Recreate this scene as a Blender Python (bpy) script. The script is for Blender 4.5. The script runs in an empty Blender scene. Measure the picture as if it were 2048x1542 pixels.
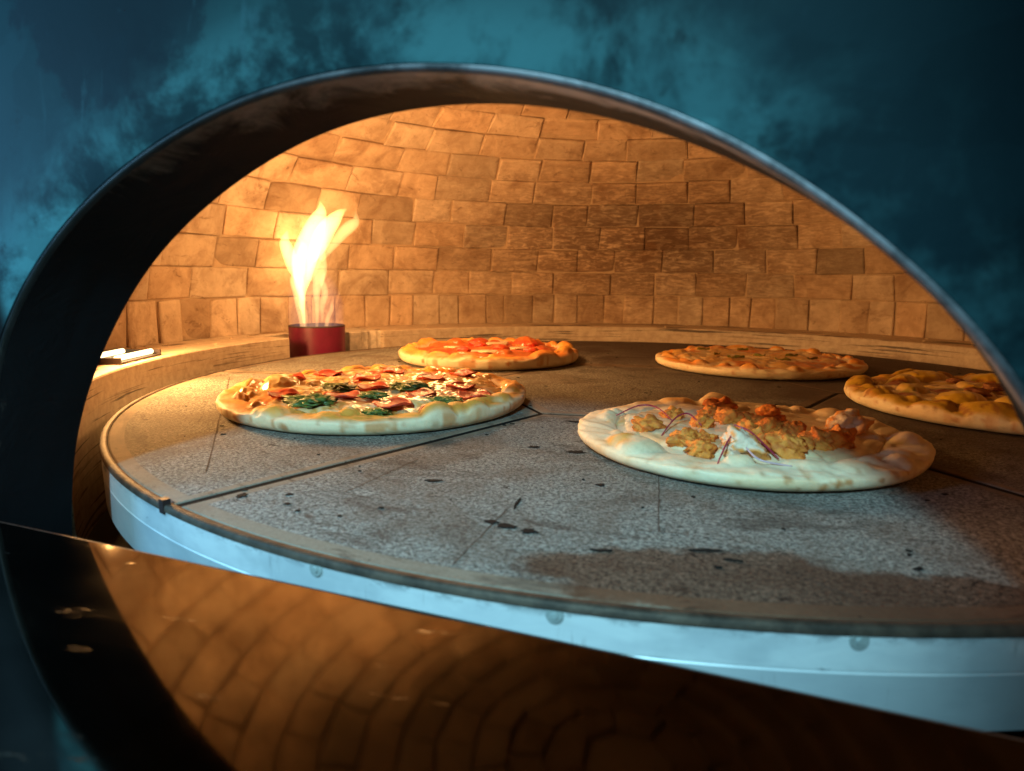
import bpy, bmesh, math, random
import numpy as np
from mathutils import Matrix, Vector
PI = math.pi
SC = bpy.context.scene
COL = SC.collection
random.seed(7)

# ------------------------------------------------------------------ camera
cam = bpy.data.cameras.new('camera')
co = bpy.data.objects.new('camera', cam)
COL.objects.link(co)
R_ = Vector((0.98033563, 0.19713096, 0.0090243)); U_ = Vector((-0.04089038, 0.1581855, 0.98656238)); F_ = Vector((-0.19305448, 0.96753126, -0.16313564))
co.matrix_world = Matrix(((R_.x, U_.x, -F_.x, 0.0), (R_.y, U_.y, -F_.y, -1.07395), (R_.z, U_.z, -F_.z, 0.17194), (0, 0, 0, 1)))
cam.sensor_width = 36; cam.lens = 22.996
cam.clip_start = 0.01; cam.clip_end = 50
cam.dof.use_dof = True; cam.dof.focus_distance = 0.85; cam.dof.aperture_fstop = 7.0
SC.camera = co

# ------------------------------------------------------------------ world, view
w = bpy.data.worlds.new('World'); SC.world = w; w.use_nodes = True
w.node_tree.nodes['Background'].inputs[0].default_value = (0.10, 0.36, 0.55, 1)
w.node_tree.nodes['Background'].inputs[1].default_value = 0.035
vs = SC.view_settings
vs.view_transform = 'Standard'; vs.look = 'None'; vs.exposure = 0; vs.gamma = 1
SC.cycles.max_bounces = 10; SC.cycles.diffuse_bounces = 6; SC.cycles.glossy_bounces = 5
SC.cycles.transparent_max_bounces = 16; SC.cycles.volume_bounces = 0
SC.cycles.sample_clamp_indirect = 4.0
SC.cycles.caustics_reflective = False; SC.cycles.caustics_refractive = False
try:
    SC.cycles.use_denoising = True
except Exception: pass

# front plane frame: U along the mouth, N out of the oven towards the camera
N = Vector((-.168, -.986, 0)).normalized(); U = Vector((-N.y, N.x, 0))
def fp(u, d, z): return U*u + N*d + Vector((0, 0, z))

def lamp(name, kind, loc, energy, color, target=None, size=.1, **kw):
    l = bpy.data.lights.new(name, kind); l.energy = energy; l.color = color
    if kind == 'AREA':
        l.shape = 'RECTANGLE'; l.size = size; l.size_y = kw.get('sy', size)
    else: l.shadow_soft_size = size
    if kind == 'SPOT': l.spot_size = kw.get('cone', 1); l.spot_blend = kw.get('blend', .2)
    o = bpy.data.objects.new(name, l); COL.objects.link(o); o.location = loc
    if target is not None:
        o.rotation_euler = (Vector(target)-Vector(loc)).to_track_quat('-Z', 'Y').to_euler()
    return o
WARM = (1, .48, .16)
# flame light, added warm fill over oven lamp, cool room key, added wall fill
lamp('flame_light', 'POINT', (-.42, .16, .32), 7.6, WARM, size=.06)
lamp('oven_lamp_fill', 'AREA', (-.80, -.23, .155), 8, (1, .50, .16), target=(.35, .30, .18), size=.12)
lamp('room_key', 'SPOT', fp(.05, 1.6, .70), 82, (.40, .84, 1), target=fp(-.13, .55, .0), size=.055, cone=math.radians(46), blend=.5)
lamp('left_wall_fill', 'AREA', fp(-.50, .93, .27), 2.2, (.24, .62, 1), target=fp(-.36, .761, .22), size=.12)

# ------------------------------------------------------------------ helpers
def thing(name, label, cat, loc=(0, 0, 0), group=None):
    o = bpy.data.objects.new(name, None); COL.objects.link(o); o.location = loc
    o.empty_display_size = .05
    o['label'] = label; o['category'] = cat
    if group: o['group'] = group
    return o
def mesh(name, V, Fc, mats, parent=None, smooth=False, mi=None, col=None):
    me = bpy.data.meshes.new(name)
    me.from_pydata([tuple(v) for v in V], [], [tuple(f) for f in Fc])
    for m in (mats if isinstance(mats, (list, tuple)) else [mats]): me.materials.append(m)
    if mi is not None: me.polygons.foreach_set('material_index', mi)
    if smooth: me.polygons.foreach_set('use_smooth', [True]*len(me.polygons))
    if col is not None:
        a = me.color_attributes.new('Col', 'FLOAT_COLOR', 'POINT')
        c = np.ones((len(V), 4)); c[:, :3] = col
        a.data.foreach_set('color', c.ravel())
    me.update()
    o = bpy.data.objects.new(name, me); COL.objects.link(o)
    if parent: o.parent = parent
    return o
def part(name, V, Fc, mats, parent, world=True, **k):
    o = mesh(name, V, Fc, mats, parent, **k)
    if world: o.location = -Vector(parent.location)
    return o
class MB:
    def __init__(s): s.V = []; s.F = []; s.M = []; s.C = []
    def add(s, V, F, m=0, c=None):
        n = len(s.V); s.V += [tuple(v) for v in V]; s.F += [tuple(i+n for i in f) for f in F]; s.M += [m]*len(F)
        if c is not None: s.C += [c]*len(V)
    def grid(s, rows, closed=False, m=0):
        n = len(rows[0]); V = [v for r in rows for v in r]; F = []
        for i in range(len(rows)-1):
            for j in range(n if closed else n-1):
                k = (j+1) % n
                F.append((i*n+j, i*n+k, (i+1)*n+k, (i+1)*n+j))
        s.add(V, F, m)
    def box(s, c, sx, sy, sz, rz=0, m=0):
        ca, sa = math.cos(rz), math.sin(rz); V = []
        for z in (-sz/2, sz/2):
            for x, y in ((-sx/2, -sy/2), (sx/2, -sy/2), (sx/2, sy/2), (-sx/2, sy/2)):
                V.append((c[0]+x*ca-y*sa, c[1]+x*sa+y*ca, c[2]+z))
        s.add(V, [(3, 2, 1, 0), (4, 5, 6, 7), (0, 1, 5, 4), (1, 2, 6, 5), (2, 3, 7, 6), (3, 0, 4, 7)], m)
    def tube(s, pts, rad, seg=10, m=0, cap=True):
        rows = []; pts = [Vector(p) for p in pts]
        for i, p in enumerate(pts):
            t = (pts[min(i+1, len(pts)-1)]-pts[max(i-1, 0)]).normalized()
            a = t.cross(Vector((0, 0, 1)));
            if a.length < .05: a = t.cross(Vector((0, 1, 0)))
            a.normalize(); b = t.cross(a)
            r = rad[i] if isinstance(rad, (list, tuple)) else rad
            rows.append([p+(a*math.cos(2*PI*k/seg)+b*math.sin(2*PI*k/seg))*r for k in range(seg)])
        n0 = len(s.V); s.grid(rows, True, m)
        if cap:
            s.F.append(tuple(n0+k for k in range(seg))[::-1]); s.M.append(m)
            e = n0+(len(rows)-1)*seg; s.F.append(tuple(e+k for k in range(seg))); s.M.append(m)
    def build(s, name, mats, parent, world=True, smooth=False, **k):
        return part(name, s.V, s.F, mats, parent, world, smooth=smooth, mi=s.M, col=(np.array(s.C) if s.C else None), **k)

# numpy value noise
def vn(x, y, seed=0):
    x = np.asarray(x, float); y = np.asarray(y, float)
    xi = np.floor(x).astype(np.int64); yi = np.floor(y).astype(np.int64); fx = x-xi; fy = y-yi
    fx = fx*fx*(3-2*fx); fy = fy*fy*(3-2*fy)
    def h(a, b):
        n = (a*374761393+b*668265263+seed*1442695041) & 0xffffffff
        n = ((n ^ (n >> 13))*1274126177) & 0xffffffff
        return ((n ^ (n >> 16)) & 0xffff)/65535.
    return (h(xi, yi)*(1-fx)+h(xi+1, yi)*fx)*(1-fy)+(h(xi, yi+1)*(1-fx)+h(xi+1, yi+1)*fx)*fy
def fbm(x, y, seed=0, o=4):
    s = 0; a = .5; t = 0
    for i in range(o): s = s+a*vn(x*2**i, y*2**i, seed+i*17); t += a; a *= .5
    return s/t
def sst(a, b, x):
    t = np.clip((x-a)/(b-a), 0, 1); return t*t*(3-2*t)

# ------------------------------------------------------------------ material helper
class NM:
    def crown(s, c):   # darkened crown of the dome above the mouth
        sp = s.n('SeparateXYZ'); s.l(s.obj(), sp.inputs[0])
        a = s.math('ADD', sp.outputs[0], -.12); b = s.math('ADD', sp.outputs[1], .25)
        d = s.math('SQRT', s.math('ADD', s.math('MULTIPLY', a, a), s.math('MULTIPLY', b, b)))
        d = s.math('ADD', d, s.math('MULTIPLY', s.math('SUBTRACT', s.noise(s.obj(), 6, 5, .6), .5), .25))
        k = s.math('MULTIPLY', s.math('SUBTRACT', 1.0, s.step(d, .56, 1.00)), s.step(sp.outputs[2], .34, .50))
        return s.mix(s.math('MULTIPLY', k, .95), c, (.016, .010, .007))
    def __init__(s, name):
        s.m = bpy.data.materials.new(name); s.m.use_nodes = True; s.t = s.m.node_tree
        s.b = s.t.nodes['Principled BSDF']; s.out = s.t.nodes['Material Output']
        s.tc = s.t.nodes.new('ShaderNodeTexCoord')
    def n(s, ty, **k):
        o = s.t.nodes.new('ShaderNode'+ty)
        for a, v in k.items(): setattr(o, a, v)
        return o
    def l(s, a, b): s.t.links.new(a, b)
    def put(s, sock, v):
        if hasattr(v, 'is_output'): s.l(v, sock)
        else: sock.default_value = v
    def obj(s): return s.tc.outputs['Object']
    def scale(s, v, sc):
        m = s.n('Mapping'); s.l(v, m.inputs[0]); m.inputs['Scale'].default_value = sc; return m.outputs[0]
    def polar(s, k=1.0):
        sp = s.n('SeparateXYZ'); s.l(s.obj(), sp.inputs[0])
        a = s.math('ARCTAN2', sp.outputs[1], sp.outputs[0])
        r = s.math('SQRT', s.math('ADD', s.math('MULTIPLY', sp.outputs[0], sp.outputs[0]), s.math('MULTIPLY', sp.outputs[1], sp.outputs[1])))
        c = s.n('CombineXYZ'); s.l(a, c.inputs[0]); s.l(r, c.inputs[1]); s.l(sp.outputs[2], c.inputs[2])
        return c.outputs[0]
    def noise(s, v, sc, det=4, rough=.55, dist=0):
        o = s.n('TexNoise'); s.l(v, o.inputs['Vector']); o.inputs['Scale'].default_value = sc
        o.inputs['Detail'].default_value = det; o.inputs['Roughness'].default_value = rough; o.inputs['Distortion'].default_value = dist
        return o.outputs[0]
    def vor(s, v, sc, feat='F1'):
        o = s.n('TexVoronoi', feature=feat); s.l(v, o.inputs['Vector']); o.inputs['Scale'].default_value = sc; return o.outputs[0]
    def math(s, op, a, b=0.0, clamp=False):
        o = s.n('Math', operation=op, use_clamp=clamp); s.put(o.inputs[0], a); s.put(o.inputs[1], b); return o.outputs[0]
    def step(s, v, a, b):
        o = s.n('MapRange', interpolation_type='SMOOTHSTEP'); s.put(o.inputs[0], v)
        o.inputs[1].default_value = a; o.inputs[2].default_value = b; return o.outputs[0]
    def mix(s, f, a, b, mode='MIX'):
        o = s.n('Mix', data_type='RGBA', blend_type=mode); s.put(o.inputs[0], f)
        s.put(o.inputs[6], a if hasattr(a, 'is_output') else (*a, 1)); s.put(o.inputs[7], b if hasattr(b, 'is_output') else (*b, 1))
        return o.outputs[2]
    def attr(s, n='Col'):
        o = s.n('Attribute', attribute_name=n); return o.outputs['Color']
    def bump(s, h, st=.3, d=.001, prev=None):
        o = s.n('Bump'); s.l(h, o.inputs['Height']); o.inputs['Strength'].default_value = st; o.inputs['Distance'].default_value = d
        if prev is not None: s.l(prev, o.inputs['Normal'])
        return o.outputs[0]
    def set(s, **k):
        nm = dict(color='Base Color', rough='Roughness', metal='Metallic', normal='Normal', spec='Specular IOR Level', sss='Subsurface Weight', emis='Emission Color', es='Emission Strength', coat='Coat Weight', coatr='Coat Roughness')
        for a, v in k.items():
            sk = s.b.inputs[nm[a]]
            if isinstance(v, tuple) and len(v) == 3: v = (*v, 1)
            s.put(sk, v)
        return s.m

# ------------------------------------------------------------------ materials
def m_teal():
    m = NM('teal_plaster'); o = m.obj()
    edge = m.attr('Col')
    big = m.noise(o, 5.5, 6, .62, .15); med = m.noise(o, 18, 6, .65, .1); fine = m.noise(o, 90, 5, .7)
    c = m.mix(m.step(big, .36, .66), (.0024, .0110, .0148), (.0029, .0146, .0185))
    c = m.mix(m.math('MULTIPLY', m.step(med, .5, .8), .3), c, (.005, .018, .025))
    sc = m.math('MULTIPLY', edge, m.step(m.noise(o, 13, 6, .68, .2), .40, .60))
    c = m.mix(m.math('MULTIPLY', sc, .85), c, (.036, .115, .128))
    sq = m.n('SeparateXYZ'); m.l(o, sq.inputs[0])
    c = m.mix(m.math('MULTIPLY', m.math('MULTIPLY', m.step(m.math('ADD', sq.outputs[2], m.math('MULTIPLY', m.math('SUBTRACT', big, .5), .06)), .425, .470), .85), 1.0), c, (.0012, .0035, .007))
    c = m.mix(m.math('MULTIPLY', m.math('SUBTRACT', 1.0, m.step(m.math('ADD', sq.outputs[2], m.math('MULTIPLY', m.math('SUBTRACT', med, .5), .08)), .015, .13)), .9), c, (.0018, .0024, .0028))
    tr = m.noise(o, 7.5, 2, .4, .5); tr2 = m.noise(m.scale(o, (1, 1, 1.7)), 12, 3, .5, .3)
    c = m.mix(m.math('MULTIPLY', m.step(tr, .50, .53), .30), c, (.0022, .0150, .0215))
    c = m.mix(m.math('MULTIPLY', m.step(tr2, .54, .565), .28), c, (.0048, .0200, .0265))
    # darker hand rubbed patch high on the left
    sp = m.n('SeparateXYZ'); m.l(o, sp.inputs[0])
    dx = m.math('MULTIPLY', m.math('ADD', sp.outputs[0], .315), 1.0); dz = m.math('ADD', sp.outputs[2], -.345)
    dd = m.math('SQRT', m.math('ADD', m.math('MULTIPLY', dx, dx), m.math('MULTIPLY', dz, dz)))
    dd = m.math('ADD', dd, m.math('MULTIPLY', m.noise(o, 22, 6, .7), .09))
    c = m.mix(m.math('MULTIPLY', m.math('SUBTRACT', 1.0, m.step(dd, .115, .128)), .6), c, (.0015, .0035, .0075))
    c = m.mix(m.math('MULTIPLY', m.step(fine, .62, .8), .35), c, (.012, .035, .045))
    scr = m.noise(m.scale(o, (90, 90, 9)), 1.0, 5, .7, .4)
    c = m.mix(m.math('MULTIPLY', m.step(scr, .60, .72), .35), c, (.02, .055, .068))
    c = m.mix(m.math('MULTIPLY', m.step(m.noise(o, 34, 6, .75), .60, .70), .5), c, (.002, .004, .006))
    c = m.mix(m.math('SUBTRACT', 1.0, m.step(sq.outputs[0], -.438, -.424)), c, (.0012, .0015, .0018))   # near black painted in where the wall turns away into darkness
    nb = m.bump(m.math('ADD', m.noise(o, 10, 4, .5), m.math('MULTIPLY', fine, .12)), .55, .005)
    return m.set(color=c, rough=.78, normal=nb, spec=.10)
def m_reveal():
    m = NM('sooty_steel'); o = m.obj()
    e = m.attr('Col')
    n1 = m.noise(m.scale(o, (1, 1, 1)), 24, 7, .72, .8); n2 = m.noise(o, 90, 5, .75)
    f = m.math('ADD', m.math('MULTIPLY', e, .9), m.math('MULTIPLY', m.math('SUBTRACT', n1, .5), 1.6))
    c = m.mix(m.step(f, .35, 1.0), (.0045, .0045, .006), (.46, .385, .33))
    c = m.mix(m.math('MULTIPLY', m.step(n2, .6, .8), .5), c, (.005, .005, .006))
    return m.set(color=c, rough=.75, normal=m.bump(n1, .5, .003), spec=.15)
def m_trim():
    m = NM('worn_steel_edge'); o = m.obj(); n1 = m.noise(o, 40, 5, .7)
    return m.set(color=m.mix(1.0, m.mix(m.step(n1, .35, .65), (.05, .05, .055), (.24, .23, .245)), m.attr('Col'), 'MULTIPLY'), rough=.5, metal=.3)
def m_brick():
    m = NM('firebrick'); o = m.obj(); a = m.attr('Col')
    n1 = m.noise(o, 22, 6, .65, .5); n2 = m.noise(o, 110, 4, .7); st = m.noise(m.scale(o, (9, 9, 40)), 3.2, 5, .7, 1.2)
    c = m.mix(m.step(n1, .3, .7), (.44, .325, .225), (.62, .49, .36))
    c = m.mix(1.0, c, a, 'MULTIPLY')
    c = m.mix(m.math('MULTIPLY', m.step(n2, .56, .75), .35), c, (.24, .13, .07))
    # scorched, sooty patches low on the back wall
    sp = m.n('SeparateXYZ'); m.l(o, sp.inputs[0])
    ax = m.math('MULTIPLY', m.math('ADD', sp.outputs[0], .02), 1.9); az = m.math('MULTIPLY', m.math('ADD', sp.outputs[2], -.27), 5.2)
    ay = m.math('MULTIPLY', m.math('ADD', sp.outputs[1], -.9), 2.0)
    d = m.math('SQRT', m.math('ADD', m.math('ADD', m.math('MULTIPLY', ax, ax), m.math('MULTIPLY', az, az)), m.math('MULTIPLY', ay, ay)))
    k = m.math('SUBTRACT', 1.0, m.step(d, .0, 1.8))
    sc = m.math('MULTIPLY', k, m.step(m.math('ADD', st, m.math('MULTIPLY', k, .11)), .40, .66))
    c = m.mix(m.math('MULTIPLY', sc, .85), c, (.085, .040, .022))
    c = m.mix(m.math('MULTIPLY', m.step(m.noise(o, 7, 5, .7, 1), .50, .68), .5), c, (.17, .085, .04))
    c = m.mix(m.math('MULTIPLY', m.step(m.noise(m.scale(o, (1, 1, 1.6)), 26, 6, .75, .8), .58, .68), .55), c, (.12, .06, .03))
    c = m.crown(c)
    nb = m.bump(n2, .35, .002, m.bump(n1, .6, .006))
    return m.set(color=c, rough=.85, normal=nb, spec=.2)
def m_mortar():
    m = NM('mortar'); o = m.obj(); n1 = m.noise(o, 30, 5, .7)
    return m.set(color=m.crown(m.mix(n1, (.30, .20, .12), (.60, .46, .32))), rough=.9, normal=m.bump(n1, .7, .006))
def m_ledge():
    m = NM('ledge_steel'); o = m.obj(); p = m.polar()
    s1 = m.noise(m.scale(p, (2.2, 12, 120)), 1.0, 5, .65, .5); n2 = m.noise(o, 60, 5, .7); s2 = m.noise(m.scale(p, (3.5, 12, 170)), 1.0, 4, .6)
    c = m.mix(m.step(n2, .3, .7), (.44, .33, .24), (.60, .50, .38))
    c = m.mix(m.math('MULTIPLY', m.step(s1, .58, .68), .7), c, (.09, .06, .045))
    c = m.mix(m.math('MULTIPLY', m.step(s2, .58, .64), .85), c, (.05, .035, .03))
    return m.set(color=c, rough=.55, normal=m.bump(n2, .25, .002), spec=.4)
def m_stone(kind):
    m = NM('stone_'+kind); o = m.obj(); p = m.polar()
    g = m.noise(m.scale(o, (1, 1.25, 1)), 300, 4, .85, .6); g2 = m.noise(o, 520, 2, .9); sw = m.noise(o, 6, 6, .65, 1.0)
    sk = m.noise(m.scale(p, (16, 55, 1)), 1.0, 6, .72, .8)
    pit = m.noise(m.scale(p, (30, 60, 1)), 1.0, 5, .75, .4)
    if kind == 'grain':
        c = m.mix(m.step(g, .40, .62), (.06, .056, .05), (.40, .39, .35))
        c = m.mix(m.math('MULTIPLY', m.step(g2, .62, .72), .5), c, (.66, .66, .6))
        c = m.mix(m.math('MULTIPLY', m.step(g2, .42, .34), .55), c, (.05, .045, .04))
    else:
        c = m.mix(m.step(g, .25, .75), (.20, .155, .115), (.29, .235, .18))
    c = m.mix(m.math('MULTIPLY', m.step(sw, .46, .64), .5), c, (.115, .080, .058))
    c = m.mix(m.math('MULTIPLY', m.step(m.noise(m.scale(p, (3.2, 14, 1)), 1.0, 6, .7, .6), .52, .66), .62), c, (.040, .028, .022))
    c = m.mix(m.math('MULTIPLY', m.step(sk, .57, .68), .7), c, (.055, .042, .034))
    c = m.mix(m.math('MULTIPLY', m.step(pit, .64, .68), .92), c, (.012, .012, .012))
    # shade over the right and far side, painted into the stone colour
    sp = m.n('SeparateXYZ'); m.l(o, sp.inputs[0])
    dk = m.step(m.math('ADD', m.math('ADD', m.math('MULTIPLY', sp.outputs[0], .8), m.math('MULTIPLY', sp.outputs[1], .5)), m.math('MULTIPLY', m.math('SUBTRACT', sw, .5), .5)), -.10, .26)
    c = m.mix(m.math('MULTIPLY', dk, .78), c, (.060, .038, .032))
    # cast shadow near the mouth edge, painted as a browner stone colour
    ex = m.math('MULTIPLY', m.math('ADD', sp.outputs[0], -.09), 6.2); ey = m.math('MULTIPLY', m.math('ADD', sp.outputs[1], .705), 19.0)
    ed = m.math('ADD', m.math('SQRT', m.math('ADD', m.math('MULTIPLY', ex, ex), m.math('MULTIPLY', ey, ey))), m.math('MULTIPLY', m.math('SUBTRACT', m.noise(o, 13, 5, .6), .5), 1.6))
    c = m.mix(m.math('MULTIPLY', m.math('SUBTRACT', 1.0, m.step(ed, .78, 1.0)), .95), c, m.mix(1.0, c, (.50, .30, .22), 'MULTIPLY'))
    nb = m.bump(g, .55 if kind == 'grain' else .1, .0016)
    return m.set(color=c, rough=.8, normal=nb, spec=.25)
def m_plain(name, color, rough=.5, metal=0., bs=60, bst=.15, var=.25, spec=.5):
    m = NM(name); o = m.obj(); n1 = m.noise(o, bs, 5, .65)
    c2 = tuple(x*(1-var) for x in color)
    return m.set(color=m.mix(m.step(n1, .3, .7), c2, color), rough=rough, metal=metal, normal=m.bump(n1, bst, .002), spec=spec)
def m_skirt():
    m = NM('pale_steel_skirt'); o = m.obj(); p = m.polar()
    n1 = m.noise(m.scale(p, (10, 1, 60)), 1.0, 5, .7, .6); n2 = m.noise(m.scale(p, (40, 1, 120)), 1.0, 5, .7)
    sp = m.n('SeparateXYZ'); m.l(o, sp.inputs[0])
    top = m.step(sp.outputs[2], -.012, -.002)
    c = m.mix(m.step(n1, .3, .8), (.60, .66, .70), (.74, .80, .82))
    c = m.mix(m.math('MULTIPLY', m.step(n2, .64, .70), .6), c, (.10, .14, .17))
    c = m.mix(m.math('MULTIPLY', m.math('MULTIPLY', top, m.step(n2, .46, .58)), .8), c, (.06, .09, .11))
    low = m.math('SUBTRACT', 1.0, m.step(sp.outputs[2], -.0266, -.0256))
    c = m.mix(m.math('MULTIPLY', low, .5), c, (.28, .33, .37))
    dr = m.noise(m.scale(p, (70, 1, 9)), 1.0, 5, .7, .3); c = m.mix(m.math('MULTIPLY', m.step(dr, .60, .70), .45), c, (.16, .17, .17))
    big = m.noise(m.scale(p, (7, 1, 14)), 1.0, 4, .6); c = m.mix(m.math('MULTIPLY', m.step(big, .45, .62), .5), c, (.34, .40, .44))
    return m.set(color=c, rough=.42, metal=.25, spec=.5)
def m_shelf():
    m = NM('polished_shelf'); o = m.obj()
    n1 = m.noise(o, 9, 5, .6, .4); n2 = m.noise(o, 120, 4, .7)
    c = m.mix(m.step(n1, .3, .75), (.17, .155, .13), (.28, .26, .215))
    c = m.mix(m.math('MULTIPLY', m.step(n2, .60, .72), .25), c, (.3, .25, .2))
    nb = m.bump(m.noise(o, 4, 2, .4), .04, .010)
    r = m.math('ADD', m.math('ADD', m.math('ADD', m.math('MULTIPLY', n1, .075), m.math('MULTIPLY', m.step(m.noise(m.scale(o, (12, 60, 1)), 1.0, 6, .75), .60, .68), .22)), m.math('MULTIPLY', m.step(m.noise(m.scale(o, (3, 40, 1)), 1.0, 5, .7), .5, .7), .03)), .025)
    return m.set(color=c, rough=r, metal=1.0, normal=nb)
def m_dough(rough=.6, bst=.35, coat=0., sss=.08, name='dough'):
    m = NM(name); o = m.obj(); a = m.attr('Col')
    n1 = m.noise(o, 160, 5, .7); n2 = m.noise(o, 45, 4, .6)
    c = m.mix(m.math('MULTIPLY', m.step(n1, .45, .8), .30), a, m.mix(1.0, a, (.72, .52, .34), 'MULTIPLY'))
    mm = m.set(color=c, rough=rough, normal=m.bump(n1, bst, .0012, m.bump(n2, bst, .003)), spec=.4, coat=coat, coatr=.18, sss=sss)
    m.b.inputs['Subsurface Radius'].default_value = (.008, .004, .002); m.b.inputs['Subsurface Scale'].default_value = .6
    return mm
def m_emit(name, color, st):
    m = NM(name); m.set(color=(0, 0, 0), emis=color, es=st); return m.m
def m_flame(name, color, st):
    m = bpy.data.materials.new(name); m.use_nodes = True; t = m.node_tree
    for n_ in list(t.nodes): t.nodes.remove(n_)
    e = t.nodes.new('ShaderNodeEmission'); e.inputs[0].default_value = (*color, 1); e.inputs[1].default_value = st
    o = t.nodes.new('ShaderNodeOutputMaterial'); t.links.new(e.outputs[0], o.inputs['Volume'])
    return m

M = dict(teal=m_teal(), reveal=m_reveal(), trim=m_trim(), brick=m_brick(), mortar=m_mortar(), ledge=m_ledge(),
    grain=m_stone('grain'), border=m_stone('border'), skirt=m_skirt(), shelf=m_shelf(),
    black=m_plain('black_void', (.006, .006, .006), .9), seam=m_plain('burnt_seam', (.012, .011, .010), .95, spec=.1), scratch=m_plain('scratch', (.10, .07, .055), .8, spec=.1),
    copper=m_plain('rim_steel', (.10, .07, .05), .65, .4, 60, .4, .7), bolt=m_plain('bolt_steel', (.36, .42, .42), .55, .3, 200),
    char=m_plain('char', (.010, .009, .008), .9, spec=.2), crumb=m_plain('crumb', (.62, .48, .32), .8),
    red=m_plain('red_enamel', (.17, .008, .045), .4, .0, 12, .05, .45), rimdark=m_plain('burner_lip', (.035, .02, .02), .5),
    plaster=m_plain('rough_plaster', (.66, .58, .48), .9, 0, 50, .9, .45),
    dough=m_dough(), cheese=m_dough(.30, .25, .5, .05, 'melted_cheese'), pepperoni=m_dough(.42, .5, .15, .0, 'cured_meat'), chicken=m_dough(.68, 1.3, .0, .0, 'crisp_chicken'),
    onion=m_plain('onion', (.36, .03, .07), .35, 0, 200, .1, .3), onionp=m_plain('onion_pale', (.66, .45, .50), .3), pesto=m_dough(.5, 1.0, .15, 0, 'pesto'))

# ================================================================== OVEN
oven = thing('pizza_oven', 'domed brick lined pizza oven with teal plaster front, sooty arched mouth and polished shelf', 'oven', (0, 0, -.15))
OUT = [(-.353, -.06), (-.350, .03), (-.343, .075), (-.330, .108), (-0.316, 0.133), (-0.278, 0.172), (-0.24, 0.205), (-0.183, 0.236), (-0.123, 0.259), (-0.086, 0.268), (-0.041, 0.274), (0.001, 0.274), (0.033, 0.271), (0.065, 0.266), (0.112, 0.253), (0.134, 0.244), (0.165, 0.229), (0.185, 0.216), (0.205, 0.201), (0.223, 0.186), (0.242, 0.169), (0.256, 0.156), (0.270, 0.141), (.293, .105), (.308, .06), (.315, .02), (.318, -.06)]
INN = [(-.364, -.06), (-.360, -.012), (-0.354, 0.022), (-0.342, 0.049), (-0.325, 0.086), (-0.305, 0.112), (-0.276, 0.152), (-0.247, 0.182), (-0.218, 0.203), (-0.181, 0.226), (-0.13, 0.25), (-0.087, 0.265), (-0.05, 0.271), (0.001, 0.273), (0.04, 0.271), (0.083, 0.263), (0.115, 0.253), (0.15, 0.238), (0.186, 0.221), (0.222, 0.198), (0.244, 0.178), (0.261, 0.162), (0.278, 0.143), (.300, .108), (.317, .06), (.326, .02), (.328, -.06)]
def resample(P, n=120, it=40):
    P = np.array(P); s = np.r_[0, np.cumsum(np.hypot(*np.diff(P, axis=0).T))]
    t = np.linspace(0, s[-1], n); Q = np.c_[np.interp(t, s, P[:, 0]), np.interp(t, s, P[:, 1])]
    for _ in range(it): Q[1:-1] = Q[1:-1]*.5+(Q[:-2]+Q[2:])*.25
    return Q
A = resample(OUT); B = resample(INN)
nrm = np.gradient(A, axis=0); nrm = np.c_[-nrm[:, 1], nrm[:, 0]]; nrm /= np.hypot(*nrm.T)[:, None]
if nrm[60][1] < 0: nrm = -nrm
cen = np.array([0, -.06]); ddir = A-cen; ddir /= np.hypot(*ddir.T)[:, None]
# facade
offs = [.0032, .010, .018, .03, .045, .06, .08, .1, .13, .16, .2, .25, .32, .42, .6, .85]
rows = []; cols = []
for k_, of in enumerate(offs):
    bl = min(1, of/.12); row = []
    for i in range(len(A)):
        d2 = nrm[i]*(1-bl)+ddir[i]*bl; d2 = d2/np.hypot(*d2)
        q = A[i]+d2*of
        if i in (0, len(A)-1): q[1] = -.06
        q[1] = max(q[1], -.06)
        lump = .004*(float(fbm(q[0]*9+5, q[1]*9+5, 3))-.5)
        wv = -.0 - .05*max(0, q[1]-.28)**1.2 + lump*min(1, of/.02) + .004*math.exp(-((of-.028)/.02)**2)
        if q[0] < -.33: wv -= min(.16, (q[0]+.33)**2*1.6)
        row.append(fp(q[0], .761+wv-(.001 if of < .005 else 0), q[1]))
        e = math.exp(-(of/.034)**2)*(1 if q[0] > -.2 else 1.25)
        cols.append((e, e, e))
    rows.append(row)
g = MB(); g.grid(rows); g.C = cols
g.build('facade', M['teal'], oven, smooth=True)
# worn rounded edge and reveal
rows = []
for (of, ww) in ((.0032, -.001), (.0018, -.0006), (.0007, -.002), (0, -.0045)):
    rows.append([fp(*(A[i]+nrm[i]*of)[:1], .761+ww, (A[i]+nrm[i]*of)[1]) for i in range(len(A))])
g = MB(); g.grid(rows); g.C = [(v_, v_, v_) for _ in rows for v_ in [.06+.94*float(sst(.38, .62, i/len(A))) for i in range(len(A))]]; g.build('worn_edge', M['trim'], oven, smooth=True)  # left part of the edge darkened in colour, as the less lit side
rows = []; cols = []
for t in np.linspace(0, 1, 14):
    row = []
    for i in range(len(A)):
        q = A[i]*(1-t)+B[i]*t; lump = .0016*(float(fbm(i*.12, t*5, 9))-.5)*min(1, (1-t)*5)
        row.append(fp(q[0]+nrm[i][0]*lump, .7565*(1-t)+.695*t, q[1]+nrm[i][1]*lump))
        # soot is heaviest at the inner lip and low on the flame side
        e = (1-t)**1.2*(.25+.75*float(sst(.22, .50, i/len(A)))); cols.append((e, e, e))
    rows.append(row)
g = MB(); g.grid(rows); g.C = cols; g.build('arch_reveal', M['reveal'], oven, smooth=True)
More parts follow.
